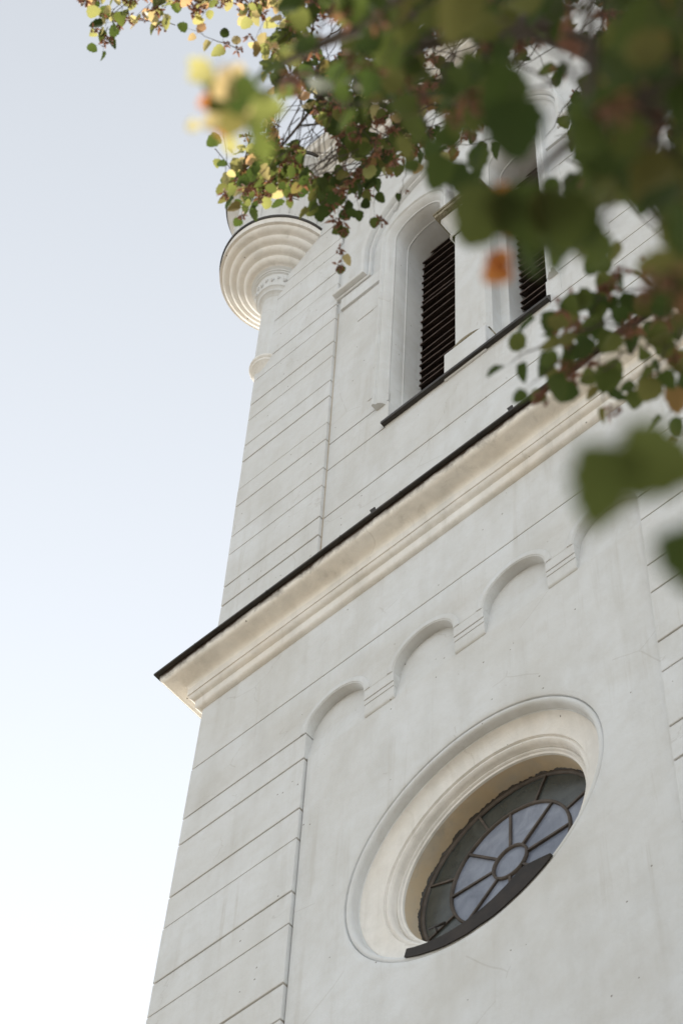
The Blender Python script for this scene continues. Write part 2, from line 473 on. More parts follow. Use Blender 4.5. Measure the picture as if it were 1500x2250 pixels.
for i, a in enumerate(OPK):
    b = OPK[(i+1) % 8] + (360 if i == 7 else 0)
    mat = GLASS_D if 10 < a < 300 else GLASS_L
    sector(0.625, 0.93, a + .5, b - .5, GY + .002).build('pane', mat, window)
    m = MB(); ca, sa = math.cos(R_(a)), math.sin(R_(a)); y = GY - .016; w = .010
    p0, p1 = Vector((OX+.615*ca, 0, OZ+.615*sa)), Vector((OX+.93*ca, 0, OZ+.93*sa)); nx = Vector((-sa, 0, ca))*w
    m.hexa([(p0-nx)+Vector((0,y,0)), (p0+nx)+Vector((0,y,0)), (p0-nx)+Vector((0,GY+.006,0)), (p0+nx)+Vector((0,GY+.006,0)),
            (p1-nx)+Vector((0,y,0)), (p1+nx)+Vector((0,y,0)), (p1-nx)+Vector((0,GY+.006,0)), (p1+nx)+Vector((0,GY+.006,0))])
    m.build('glazing_bar', LEAD, window)
sector(0.0005, 0.165, 0, 359.9, GY + .001).build('pane', GLASS_L, window)
OZ = 17.05
# sheet metal sill lying in the foot of the surround
m = MB(); A0, A1, n = -122.5, -52.0, 40
def rin(k): return 1.195 - 0.165*k**1.15
front, top, back = [], [], []
F0 = []; F1 = []; B0 = []; B1 = []
for k in range(n + 1):
    u = k/n; a = R_(A0 + (A1 - A0)*u)
    ro = 1.262 + 0.010*noise.noise(Vector((u*9, 3, 1))); ri = rin(u) + 0.006*noise.noise(Vector((u*14, 0, 1)))
    if u > .84: ri = ri + (ro - ri)*((u - .84)/.16)**1.4*.96
    P = lambda r, y: (OX + r*math.cos(a), y, OZ + r*math.sin(a))
    F0.append(P(ro, 0.030)); F1.append(P(ri, 0.014)); B1.append(P(ri - .01, 0.07)); B0.append(P(min(ri, .955), 0.50))
m.grid([F0, F1, B1, B0]); 
m.grid([[(x, y+.012, z) for x, y, z in F0], [(x, y+.012, z - .012) for x, y, z in F1], [(x, y, z-.015) for x, y, z in B1], [(x, y, z-.015) for x, y, z in B0]])
m.grid([F0, [(x, y+.012, z) for x, y, z in F0]])
m.face([F0[0], F1[0], B1[0], B0[0]]); 
sill = m.build('window_sill', BROWN, tower, auto=50)
m = MB(); m.tube([(-.34, 0.03, 16.02), (-.36, 0.02, 16.09), (-.43, 0.03, 16.12)], .010); m.tube([(-.36,0.02,16.09), (-.26, .02, 16.06)], .013)
m.build('sill_clip', BROWN, sill)

# ------------------------------------------------------------------ main cornice with mitred return
def mitred_run(prof, x0fn, name, mat, auto=35, zc=22.0):
    """prof (p, z): p metres in front of the wall; runs down the left side, along the front and back on the right"""
    m = MB(); rows = []
    e = x0fn
    L = [(-1, DEP + 0.4), (-1, None), (1, None), (1, DEP + 0.4)]
    for s, yy in L:
        row = []
        for p, z_ in prof:
            y = -p if yy is None else DEP + p
            row.append((s*(e + p), y, z_))
        rows.append(row)
    rows.append(rows[0])
    # subdivide front a little for natural unevenness
    out = []
    for a, b in zip(rows[:-1], rows[1:]):
        k = 24 if abs(a[0][1] - b[0][1]) < 1e-6 and a[0][1] < 1 else 1
        for j in range(k):
            u = j/k
            out.append([tuple(Vector(p)*(1-u) + Vector(q)*u + (Vector((0, 0.0035*noise.noise(Vector((p[0]+7*u, i*.3, 5))), 0.004*noise.noise(Vector((u*9, i*.5, 2))))) if 0 < u else Vector())) for i, (p, q) in enumerate(zip(a, b))])
    out.append(rows[-1])
    m.grid(out)
    return m.build(name, mat, tower, auto=auto)
CP = [(-0.02, 21.935), (0.0, 21.935), (0.022, 21.94), (0.042, 21.95), (0.055, 21.965), (0.058, 21.985), (0.058, 22.085),
      (0.066, 22.09), (0.075, 22.094), (0.092, 22.105), (0.106, 22.12), (0.112, 22.14), (0.115, 22.155), (0.115, 22.16), (0.126, 22.162), (0.128, 22.27), (-0.02, 22.27)]
cornice = mitred_run(CP, 3.49, 'cornice', PLW)
CP2 = [(0.0, 22.265), (0.127, 22.265), (0.130, 22.30), (0.142, 22.33), (0.165, 22.345), (0.20, 22.353), (0.27, 22.358), (0.30, 22.362), (0.322, 22.375),
      (0.338, 22.40), (0.345, 22.435), (0.345, 22.50), (0.30, 22.505), (0.0, 22.505)]
mitred_run(CP2, 3.49, 'cornice_soffit', PLC).parent = cornice
gut = mitred_run([(0.30, 22.507), (0.352, 22.507), (0.355, 22.500), (0.385, 22.502), (0.388, 22.497), (0.394, 22.499), (0.396, 22.524), (0.385, 22.530), (-0.05, 22.80), (-0.05, 22.78), (0.30, 22.53)], 3.49, 'gutter', SHEET)
gut.parent = cornice
for k in range(8):             # folded seams of the sheet metal
    x = -3.3 + k*.93 + .07*(k % 3); m = MB(); m.box(x-.005, x+.005, -.399, -.30, 22.492, 22.527); m.build('sheet_seam', SHEET, cornice)
for x in (-.87, .90, 2.65):       # little snow hooks standing on the metal
    m = MB(); m.hexa([(x-.02, -.39, 22.52), (x+.02, -.39, 22.52), (x-.02, -.36, 22.52), (x+.02, -.36, 22.52), (x-.035, -.40, 22.585), (x+.03, -.40, 22.585), (x-.035, -.385, 22.59), (x+.03, -.385, 22.59)])
    o = m.build('snow_hook', SHEET, cornice)

# ------------------------------------------------------------------ belfry stage
ju = [22.55, 23.88, 24.28]
z = 24.98
while z < 35:
    ju += [z, z + 0.42]; z += 1.10 if z > 27 else 1.115
ju = [q for q in ju if q < 34.6] + [34.9]
for s in (-1, 1):
    for zb_, zt_ in zip(ju[:-1], ju[1:]):
        pil_block(s, zb_, zt_, UW(zb_), UW(zt_))
    m = MB(); m.hexa([(s*(xe(23)-.018), .02, 22.6), (s*(UW(23)+.012), .02, 22.6), (s*(xe(23)-.018), 1.1, 22.6), (s*(UW(23)+.012), 1.1, 22.6),
                      (s*(xe(34)-.018), .02, 34.9), (s*(UW(34.9)+.012), .02, 34.9), (s*(xe(34)-.018), 1.1, 34.9), (s*(UW(34.9)+.012), 1.1, 34.9)])
    m.build('joint_bed', JOINT, tower)
BY = 0.05
for s in (-1, 1):                # dirty fillet in the corner between pilaster and field
    m = MB(); m.hexa([(s*UW(z_)+ d_, y_, z_) for z_ in (22.6, 29.6) for y_ in (.046, .07) for d_ in ((0, -s*.014))])
    m.build('joint_bed', JOINT, tower)
LX, LR, LS = 0.775, 0.375, 30.57           # centre, radius, spring line of the two lights
AB = 29.95                                 # top of the abacus
SILL = 25.35
def light_arc(cx, r, n=24, rev=False):
    A = [PI - PI*k/n for k in range(n + 1)]
    return [(cx + r*math.cos(a), LS + r*math.sin(a)) for a in A]
hole = [(-1.15, SILL)] + light_arc(-LX, LR) + [(-.40, AB), (.40, AB)] + light_arc(LX, LR) + [(1.15, SILL)]
bands = [(22.6, 24.28), (24.28, 25.37), (25.37, 26.0), (26.0, 34.9)]
# field of the wall in courses: three full ones below, one big piece above with the opening
for z0, z1 in bands[:2]:
    m = MB(); m.box(-UW(z0)-.02, UW(z0)+.02, BY, BY+.25, z0 + GAP, z1 - GAP); m.build('plaster_block', PL, tower, bevel=.006)
for s in (-1, 1):
    m = MB(); x0, x1 = sorted((s*1.15, s*(UW(25.5)+.02))); m.box(x0, x1, BY, BY+.25, 25.37 + GAP, 26.0 - GAP); m.build('plaster_block', PL, tower, bevel=.006)
hole2 = [(-1.15, 26.0 + GAP)] + hole[1:-1] + [(1.15, 26.0 + GAP)]
m = MB(); m.plate([[(-UW(30)-.06, 26.0 + GAP)] + hole2 + [(UW(30)+.06, 26.0 + GAP), (UW(30)+.06, 34.9), (-UW(30)-.06, 34.9)]], BY, 0.36, back=False)
m.build('wall_panel', PL, tower)
m = MB(); m.box(-2.1, -1.15, BY+.02, BY+.3, 22.7, 26.2); m.box(1.15, 2.1, BY+.02, BY+.3, 22.7, 26.2); m.box(-1.2, 1.2, BY+.02, BY+.3, 22.7, 25.3)
m.build('joint_bed', JOINT, tower)
# raised quoin outlines beside the frame and the impost band
for s in (-1, 1):
    def bx(x0, x1, y0, z0, z1):
        m = MB(); a, b = sorted((s*x0, s*x1)); m.box(a, b, y0, BY+.02, z0, z1); return m.build('raised_band', PL, tower, bevel=.004)
    bx(1.30, 1.47, BY - .010, 26.36, 28.87)
    bx(1.30, 1.73, BY - .012, 28.875, 29.50)
    bx(1.30, 2.03, BY - .035, 29.58, 29.90)

# frame of each light
FP = [(0.165, BY+.005), (0.165, -0.045), (0.158, -0.052), (0.140, -0.054), (0.128, -0.046), (0.122, -0.030), (0.112, -0.026), (0.098, -0.032),
      (0.060, -0.008), (0.032, 0.035), (0.018, 0.062), (0.012, 0.064), (0.004, 0.070), (-0.004, 0.085), (-0.004, 0.27),
      (-0.006, 0.272), (-0.012, 0.280), (-0.010, 0.292), (-0.004, 0.296), (-0.006, 0.60)]
for s in (-1, 1):
    path = [(-1.15, 25.92)] + [(-1.15, z_) for z_ in (26.5, 28, 29.5)] + light_arc(-LX, LR, 28) + [(-.40, AB - .02)]
    if s > 0: path = [(-x, z_) for x, z_ in reversed(path)]
    m = MB(); 
    rr = random.Random(11 + s)
    m.sweep(path, FP)
    m.build('window_frame', PL, tower, auto=40)
    # plinth block of the frame
    m = MB(); x0, x1 = sorted((s*1.135, s*1.335)); m.box(x0, x1, BY - .005, 0.60, 25.37, 25.93); m.build('frame_plinth', PL, tower)
# louvres: frame mesh with one slat each
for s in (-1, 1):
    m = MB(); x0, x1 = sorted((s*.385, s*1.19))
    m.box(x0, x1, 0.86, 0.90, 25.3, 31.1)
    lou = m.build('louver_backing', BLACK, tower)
    rr = random.Random(3 + s)
    z = 26.35; k = 0
    while z < 30.95:
        top = min(1.0, max(0, (z - LS)/LR)) if z > LS else 0
        hw = .46 if z < LS - .2 else max(.12, .46*math.sqrt(max(0.02, 1 - max(0, (z - .1 - LS)/.46)**2)))
        a, b = s*LX - hw, s*LX + hw
        t = rr.uniform(-.02, .02); t2 = t + rr.uniform(-.022, .022)
        yo = 0.565 + rr.uniform(-.02, .01); L = .26; th = .02
        m = MB()
        # board sloping down and out
        m.hexa([(a, yo, z+t), (b, yo, z+t2), (a, yo+L*.75, z+.19+t), (b, yo+L*.75, z+.19+t2),
                (a, yo, z+th*1.4+t), (b, yo, z+th*1.4+t2), (a, yo+L*.75, z+.19+th*1.4+t), (b, yo+L*.75, z+.19+th*1.4+t2)])
        m.build('slat', WOOD, lou)
        z += rr.uniform(.16, .225) ; k += 1
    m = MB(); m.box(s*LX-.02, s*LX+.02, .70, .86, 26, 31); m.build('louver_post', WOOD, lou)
m = MB(); m.box(-.395, .395, 0.35, 0.85, SILL, AB + .02); m.build('mullion', PL, tower, bevel=.008)
m = MB(); m.box(-.36, .36, 0.01, 0.5, AB - .02, 30.3); m.build('mullion_head', PL, tower)
# column between the lights
def chamfer_col(h, c, y0, y1, z0, z1, taper=0.0, m=None):
    m = m or MB()
    def ring(k, z): 
        a = h + k
        return [(-a, y1, z), (-a, y0 + c, z), (-a + c, y0, z), (a - c, y0, z), (a, y0 + c, z), (a, y1, z)]
    m.grid([ring(taper, z0), ring(0, (z0+z1)/2), ring(0, z1)], True, False)
    m.face(ring(taper, z0)); m.face(ring(0, z1)); return m
cm = chamfer_col(.275, .055, .135, .36, 26.0, 29.48)
column = cm.build('column', PL, tower, auto=30)
m = MB()
rr = random.Random(9)
rows = []
for z_, h, y0 in ((29.44, .285, .12), (29.46, .305, .10), (29.49, .305, .10), (29.50, .28, .12), (29.56, .285, .11), (29.66, .31, .06), (29.74, .335, .01), (29.785, .345, -.03)):
    rows.append([(-h, .36, z_), (-h, y0 + .03, z_)] + [(-h + .03 + (2*h - .06)*k/14, y0 - (.018*abs(math.sin(k*1.35 + z_*9)) if 29.52 < z_ < 29.76 else 0), z_) for k in range(15)] + [(h, y0 + .03, z_), (h, .36, z_)])
m.grid(rows, False)
m.build('capital', PL, column, auto=45)
m = MB(); m.box(-.37, .37, -.10, .36, 29.80, 29.90); m.box(-.385, .385, -.115, .36, 29.87, 29.93)
m.build('abacus', MOSS, column, bevel=.008)
m = MB(); m.box(-.30, .30, 0.02, .36, SILL - .02, 25.98)
m.build('plinth', PL, column, bevel=.012)
m = MB()
for k in range(1):
    rows = []
    for t in [PI*j/8 for j in range(9)]:
        z_ = 26.02 - .045*math.cos(t); o_ = .030*math.sin(t)
        rows.append([(-.27 - o_, .36, z_), (-.27 - o_, .10, z_)] + [(-.27*math.cos(u) - o_*math.cos(u), .14 - (.10 + o_)*math.sin(u), z_) for u in [PI*q/12 for q in range(13)]] + [(.27 + o_, .10, z_), (.27 + o_, .36, z_)])
    m.grid(rows)
m.build('base_moulding', MOSS, column, auto=50)
# sloping sill with sheet metal edge
m = MB()
pr = [(.03, 25.45), (.60, 26.60), (.60, 25.2), (.07, 25.2), (.03, 25.41)]
m.grid([[(-1.17, y, z_) for y, z_ in pr + pr[:1]], [(1.17, y, z_) for y, z_ in pr + pr[:1]]], smooth=False)
m.face([(-1.17, y, z_) for y, z_ in pr]); m.face([(1.17, y, z_) for y, z_ in pr])
bs = m.build('belfry_sill', PL, tower)
m = MB(); rows = []
pr = [(0.05, 25.365), (-0.012, 25.362), (-0.020, 25.355), (-0.022, 25.395), (-0.018, 25.415), (.10, 25.66)]
N = 40
for k in range(N + 1):
    x = -1.185 + 2.37*k/N; w_ = .003*noise.noise(Vector((x*3, 0, 0)))
    rows.append([(x, y + w_, z_ + w_*1.5) for y, z_ in pr])
m.grid(rows, smooth=False)
m.face(rows[0]); m.face(rows[-1])
m.build('sill_flashing', SHEET, bs)

# hood mould with label stops
HR = 1.525; HC = 30.62; zl = 29.93
path = [(-2.11, zl), (-HR, zl), (-HR, 30.3)] + [(HR*math.cos(t), HC + HR*math.sin(t)) for t in [PI - PI*k/56 for k in range(57)]] + [(HR, 30.3), (HR, zl), (2.11, zl)]
HP = [(0.0, BY+.005), (0.0, 0.005), (0.006, -0.006), (0.018, -0.012), (0.034, -0.008), (0.040, 0.004), (0.048, 0.004), (0.052, -0.045), (0.062, -0.072),
      (0.085, -0.085), (0.108, -0.082), (0.118, -0.068), (0.120, BY+.005)]
m = MB(); m.sweep(path, HP)
m.build('hood_mould', PL, tower, auto=40)

# upper cornice (behind the leaves)
UP = [(-.04, 34.86), (0.0, 34.86), (0.05, 34.875), (0.07, 34.90), (0.07, 34.97), (0.12, 34.99), (0.20, 35.02), (0.22, 35.04), (0.22, 35.12), (0.25, 35.13), (0.255, 35.22), (0.30, 35.25),
      (0.36, 35.27), (0.38, 35.30), (0.38, 35.42), (0.40, 35.44), (0.40, 35.50), (-.04, 35.56)]
mitred_run(UP, 3.42, 'upper_cornice', PLW)
# low slate roof above it
m = MB()
b = 3.78; t_ = (0, DEP/2, 39.5)
c4 = [(-b, -.36, 35.52), (b, -.36, 35.52), (b, DEP + .36, 35.52), (-b, DEP + .36, 35.52)]
for i in range(4): m.face([c4[i], c4[(i+1) % 4], t_])
m.face(c4)
m.build('roof', SHEET, tower)

# ------------------------------------------------------------------ corner turret
TX, TY = -3.41, 0.14
def lz(prof_runs, name, mat, parent, seg=96, auto=35):
    m = MB()
    for r in prof_runs: m.lathe_z(r, TX, TY, seg)
    return m.build(name, mat, parent, auto=auto)
def tq(r0, z0, dr, dz, n=7):     # quarter-round step going out and up from (r0,z0)
    return [(r0 + dr*math.sin(PI/2*k/n), z0 + dz*(1 - math.cos(PI/2*k/n))) for k in range(n + 1)]
prof = [(0.24, 32.30), (0.30, 32.34), (0.385, 32.36)]
body = []
r_, z_ = 0.395, 32.33
for k in range(4):
    body += [(r_, z_)] + [(r_ + .016 + .094*math.sin(PI/2*j/7), z_ + .012 + .088*(1 - math.cos(PI/2*j/7))) for j in range(8)]
    r_ += .110; z_ += .105
body += [(r_, z_), (r_ + .04, z_ + .004), (0.872, z_ + .01), (0.872, 32.92)]
turret = lz([body], 'corner_turret', PLW, tower)
lz([[(0.855, 32.915), (0.885, 32.912), (0.893, 32.925), (0.893, 32.965), (0.88, 32.975), (0.70, 33.02)]], 'turret_flashing', SHEET, turret)
lz([[(0.70, 33.0), (0.765, 33.0), (0.765, 34.95), (0.80, 34.97), (0.84, 35.0), (0.90, 35.08), (0.955, 35.12), (0.955, 35.22)]], 'turret_drum', PL, turret)
for k in range(12):           # raised strips and panels round the drum
    a = R_(180 + 30*k + 8); m = MB()
    def ar(a0, a1, z0, z1, r=.79):
        A = [a0 + (a1-a0)*j/4 for j in range(5)]
        m.grid([[(TX + r*math.cos(q), TY + r*math.sin(q), z0) for q in A], [(TX + r*math.cos(q), TY + r*math.sin(q), z1) for q in A]], smooth=True)
        for q in (A[0], A[-1]): m.face([(TX + rr_*math.cos(q), TY + rr_*math.sin(q), zz) for rr_, zz in ((r, z0), (.76, z0), (.76, z1), (r, z1))])
        for zz in (z0, z1): m.grid([[(TX + r*math.cos(q), TY + r*math.sin(q), zz) for q in A], [(TX + .76*math.cos(q), TY + .76*math.sin(q), zz) for q in A]])
    ar(a, a + R_(9), 33.25, 34.8)
    m.build('drum_strip', PL, turret, auto=40)
lz([[(.76, 33.0), (.792, 33.0), (.792, 33.25), (.76, 33.25)]], 'drum_base', PL, turret)
lz([[(0.94, 35.20), (0.975, 35.195), (0.985, 35.21), (0.985, 35.26), (0.97, 35.27), (0.0, 36.2)]], 'turret_roof', SHEET, turret)
# capital and shaft below the rings
lz([[(0.395, 32.33), (0.372, 32.31), (0.360, 32.30), (0.366, 32.285), (0.362, 32.27), (0.343, 32.262), (0.348, 32.25), (0.345, 32.235), (0.33, 32.228), (0.318, 32.215),
     (0.305, 32.10), (0.293, 32.0), (0.290, 31.93), (0.300, 31.925), (0.302, 31.905), (0.285, 31.895), (0.268, 31.86), (0.262, 31.845), (0.266, 31.83), (0.262, 31.815), (0.24, 31.80), (0.215, 31.77), (0.200, 31.74)]], 'turret_capital', PL, turret)
rr = random.Random(21); m = MB()
for k in range(22):            # weathered carving on the capital
    a = 2*PI*k/22; z0 = 32.02 + .05*(k % 2) + rr.uniform(-.01, .01); r0 = .302
    m.tube([(TX + (r0 + .0)*math.cos(a), TY + r0*math.sin(a), z0), (TX + (r0+.014)*math.cos(a + .05), TY + (r0+.014)*math.sin(a + .05), z0 + .05), (TX + (r0+.012)*math.cos(a - .03), TY + (r0+.012)*math.sin(a - .03), z0 + .11)], [.012, .02, .008], 6)
m.build('capital_carving', PL, turret)
lz([[(0.200, 31.75), (0.200, 31.0), (0.197, 29.86)]], 'turret_shaft', PL, turret, 48)
lz([[(0.197, 29.9), (0.21, 29.885), (0.235, 29.875), (0.247, 29.855), (0.250, 29.83), (0.243, 29.805), (0.225, 29.79), (0.228, 29.77), (0.222, 29.745), (0.205, 29.73), (0.16, 29.62), (0.10, 29.52), (0.06, 29.46)]], 'turret_foot', PLW, turret, 48)

# ------------------------------------------------------------------ linden tree in front of the tower
rnd = random.Random(77)
def leaf_mat():
    t = NT('linden_leaf')
    oi = t.n('ShaderNodeObjectInfo')
    r = t.math('FRACT', t.math('ADD', oi.outputs['Random'], t.geo.outputs['Random Per Island']))
    c = t.ramp(r, [(0.0, (0.026, 0.046, 0.020)), (0.45, (0.040, 0.060, 0.020)), (0.78, (0.062, 0.076, 0.022)), (0.95, (0.10, 0.092, 0.026)), (1.0, (0.19, 0.09, 0.03))])
    c = t.mix(t.math('MULTIPLY', t.noise(25, 3), 0.35), c, (0.075, 0.062, 0.022))
    tc = t.ramp(r, [(0.0, (0.060, 0.095, 0.020)), (0.45, (0.10, 0.14, 0.030)), (0.78, (0.16, 0.185, 0.045)), (0.95, (0.26, 0.23, 0.07)), (1.0, (0.38, 0.21, 0.08))])
    b = t.n('ShaderNodeBsdfPrincipled'); t.l(c, b.inputs['Base Color']); b.inputs['Roughness'].default_value = 0.62
    b.inputs['Specular IOR Level'].default_value = 0.12
    tr = t.n('ShaderNodeBsdfTranslucent'); t.l(tc, tr.inputs['Color'])
    mx = t.n('ShaderNodeMixShader'); mx.inputs[0].default_value = 0.42
    t.l(b.outputs[0], mx.inputs[1]); t.l(tr.outputs[0], mx.inputs[2]); t.l(mx.outputs[0], t.out.inputs[0])
    return t.m
def simple_leaf(name, c, tcol):
    t = NT(name)
    b = t.n('ShaderNodeBsdfPrincipled'); b.inputs['Base Color'].default_value = (*c, 1); b.inputs['Roughness'].default_value = 0.55
    tr = t.n('ShaderNodeBsdfTranslucent'); tr.inputs['Color'].default_value = (*tcol, 1)
    mx = t.n('ShaderNodeMixShader'); mx.inputs[0].default_value = 0.4
    t.l(b.outputs[0], mx.inputs[1]); t.l(tr.outputs[0], mx.inputs[2]); t.l(mx.outputs[0], t.out.inputs[0])
    return t.m
def sunlit_yellow_leaf():
    t = NT('sunlit_yellow_linden_leaf')  # yellow leaf with sunlight put into its colour, for the sunlit side
    oi = t.n('ShaderNodeObjectInfo')
    r = t.math('FRACT', t.math('ADD', oi.outputs['Random'], t.geo.outputs['Random Per Island']))
    c = t.ramp(r, [(0.0, (0.07, 0.085, 0.025)), (0.4, (0.18, 0.18, 0.06)), (0.8, (0.30, 0.26, 0.10)), (1.0, (0.36, 0.21, 0.10))])
    tc = t.ramp(r, [(0.0, (0.12, 0.15, 0.03)), (0.3, (0.30, 0.31, 0.09)), (0.6, (0.52, 0.46, 0.18)), (0.85, (0.60, 0.46, 0.22)), (1.0, (0.62, 0.36, 0.18))])
    b = t.n('ShaderNodeBsdfPrincipled'); t.l(c, b.inputs['Base Color']); b.inputs['Roughness'].default_value = 0.45
    tr = t.n('ShaderNodeBsdfTranslucent'); t.l(tc, tr.inputs['Color'])
    mx = t.n('ShaderNodeMixShader'); mx.inputs[0].default_value = 0.6
    t.l(b.outputs[0], mx.inputs[1]); t.l(tr.outputs[0], mx.inputs[2]); t.l(mx.outputs[0], t.out.inputs[0])
    return t.m
SUN_YEL = 0.0  # share of leaves that get the painted sunlit yellow, set by region
LEAF_SUN = sunlit_yellow_leaf()
LEAF = leaf_mat()
LEAF_O = simple_leaf('orange_autumn_leaf', (0.42, 0.16, 0.04), (0.75, 0.28, 0.07))
BRACT = simple_leaf('reddish_brown_fruit', (0.22, 0.105, 0.06), (0.36, 0.16, 0.085))
def bark():
    t = NT('grey_brown_bark')
    g = t.noise(9, 6, 0.7, t.scaled((3, 3, 0.6)))
    return t.bsdf(t.mix(g, (0.05, 0.038, 0.03), (0.14, 0.115, 0.09)), 0.9, t.bump(g, 0.7, 0.02))
BARK = bark()
# four leaf shapes, unit length along +Y, blade facing +Z
def leaf_shape(seed):
    r = random.Random(seed)
    n = 9; L = []; Rr = []; M = []
    wd = r.uniform(.36, .50); fold = r.uniform(.06, .34); curl = r.uniform(.05, .45); sk = r.uniform(-.06, .06)
    for k in range(n + 1):
        u = k/n
        w_ = wd*(math.sin(PI*min(1, u**.62))**.75) * (1 + .11*math.sin(k*2.6 + seed)) if 0 < k < n else 0
        y = u*1.02 - (.06 if 0 < k < 3 else 0)
        zc = -curl*(u - .35)**2
        M.append((sk*math.sin(PI*u), u, zc)); L.append((-w_ + sk*u, y, zc + fold*w_*1.6 - .05*r.random()*w_)); Rr.append((w_ + sk*u, y, zc + fold*w_*1.6 - .05*r.random()*w_))
    v = M + L[1:-1] + Rr[1:-1]; f = []
    a = n + 1; b = a + n - 1
    for k in range(n):
        for base, flip in ((a, 0), (b, 1)):
            q = [k, k+1]
            o1 = base + k if k + 1 < n else None       # outline index of k+1
            o0 = base + k - 1 if k > 0 else None
            poly = [k, k+1] + ([o1] if o1 is not None else []) + ([o0] if o0 is not None else [])
            if len(poly) >= 3: f.append(tuple(poly if flip else reversed(poly)))
    return v, f
SHAPES = [leaf_shape(k) for k in range(6)]
def leaf_mesh(v, f, name, mat):
    me = bpy.data.meshes.new(name); me.from_pydata(v, [], f); me.materials.append(mat)
    me.polygons.foreach_set('use_smooth', [True]*len(me.polygons)); return me
LM = [leaf_mesh(v, f, 'leaf', LEAF) for v, f in SHAPES]
LMY = [leaf_mesh(v, f, 'leaf', LEAF_SUN) for v, f in SHAPES]
LMO = [leaf_mesh(v, f, 'leaf', LEAF_O) for v, f in SHAPES[:3]]

TB = Vector((11.3, -5.0, 0.0))
tree = tag(empty('linden_tree', TB), 'linden tree with drooping green and orange leaves overhanging the white tower', 'tree')
leaves = []            # (matrix, shape, orange, priority)
twigs = MB()
limbs = []             # vertices of the branch network
def proj(P):
    v = ROT.transposed() @ (P - CAM)
    return 750 + FPX*v.x/-v.z, 1125 - FPX*v.y/-v.z
GAPS = [(722,82,26,44),(742,62,16,16),(650,272,40,34),(640,240,30,25),(705,335,34,50),(1008,108,38,26),(955,100,28,12),(952,155,14,12),(1190,112,30,20),(1278,130,32,36),(1300,48,24,22),
        (1150,168,34,14),(1170,250,52,70),(1215,215,34,26),(1200,330,40,60),(960,262,22,15),(1075,297,30,14),(1020,325,14,12),(1440,285,28,36),(1400,502,40,24),(1362,470,14,24),
        (1245,385,20,14),(1118,395,44,50),(985,450,32,36),(1130,215,30,24),(840,290,10,16),(770,360,12,16)]
LOW = [(1180, 640, 55, 45), (1270, 610, 30, 20), (1040, 620, 60, 50), (1010, 560, 30, 20)]
def in_gap(P, grow):
    x, y = proj(P)
    for gx, gy, rx, ry in GAPS + LOW:
        rx *= 1.12; ry *= 1.12
        if ((x - gx)/(rx + grow))**2 + ((y - gy)/(ry + grow))**2 < 1: return True
    return False
def add_leaf(base, tip_dir, size, up_jit=0.62, orange=False, face=None, shape=None, force=False):
    tip = tip_dir.normalized()
    nrm = face if face else Vector((rnd.gauss(0, up_jit), rnd.gauss(0, up_jit), 1)).normalized()
    x = tip.cross(nrm)
    if x.length < 1e-3: x = Vector((1, 0, 0))
    x.normalize(); n2 = x.cross(tip).normalized()
    M = Matrix((x, tip, n2)).transposed().to_4x4()
    c = base + tip*size*.5
    d = (c - CAM).length
    rpx = FPX*size*.42/d
    if not force and in_gap(c, rpx*.62): return False
    M = Matrix.Translation(base) @ M @ Matrix.Scale(size, 4)
    leaves.append((M, shape if shape is not None else rnd.randrange(6), 1 if orange else (2 if rnd.random() < SUN_YEL else 0), rpx))
    return True
fruits = []
def fruit(p, size):
    """drooping cluster of small dry bracts and nutlets"""
    if in_gap(p, 4): return
    fruits.append((p, size))
def sprig(p0, p1, nleaf, size=.08, sag=.06, fr=.35, leafy0=.12, r=.0022):
    """a twig from p0 to p1 with alternate leaves on both sides"""
    p0, p1 = Vector(p0), Vector(p1)
    ax = (p1 - p0); L = ax.length; axn = ax.normalized()
    pts = [p0 + ax*(k/6) + Vector((rnd.gauss(0, .008), rnd.gauss(0, .008), -sag*(k/6)**2*L/.4)) for k in range(7)]
    if (p0 - CAM).length > 10 or not (in_gap(p0, 0) or in_gap(p1, 0) or in_gap((p0 + p1)/2, 0)): twigs.tube(pts, [r*1.5, r*1.4, r*1.3, r*1.2, r, r*.8, r*.5], 4)
    side = axn.cross(Vector((0, 0, 1)));
    if side.length < .2: side = Vector((1, 0, 0))
    side.normalize()
    for k in range(nleaf):
        u = leafy0 + (1 - leafy0)*(k + rnd.uniform(-.3, .3))/max(1, nleaf - 1); u = min(1, max(0, u))
        i = min(5, int(u*6)); f = u*6 - i
        q = pts[i].lerp(pts[i+1], f)
        s = 1 if k % 2 else -1
        d = (axn*.55 + side*s*rnd.uniform(.5, 1.1) + Vector((rnd.gauss(0, .2), rnd.gauss(0, .2), -rnd.uniform(.1, .75))))
        if k == nleaf - 1: d = axn + Vector((0, 0, -.4))
        d.normalize()
        q2 = q + d*rnd.uniform(.015, .035)
        sz = size*rnd.uniform(.65, 1.12)*(1 - .25*max(0, u - .7))
        if add_leaf(q2, d, sz): twigs.tube([q, q2], [.0009, .0007], 3)
        if rnd.random() < fr: fruit(q + Vector((rnd.gauss(0, .02), rnd.gauss(0, .02), -.02)), size*rnd.uniform(.5, .9))
def inpoly(x, y, P):
    c = False; j = len(P) - 1
    for i in range(len(P)):
        if (P[i][1] > y) != (P[j][1] > y) and x < (P[j][0]-P[i][0])*(y-P[i][1])/(P[j][1]-P[i][1]) + P[i][0]: c = not c
        j = i
    return c

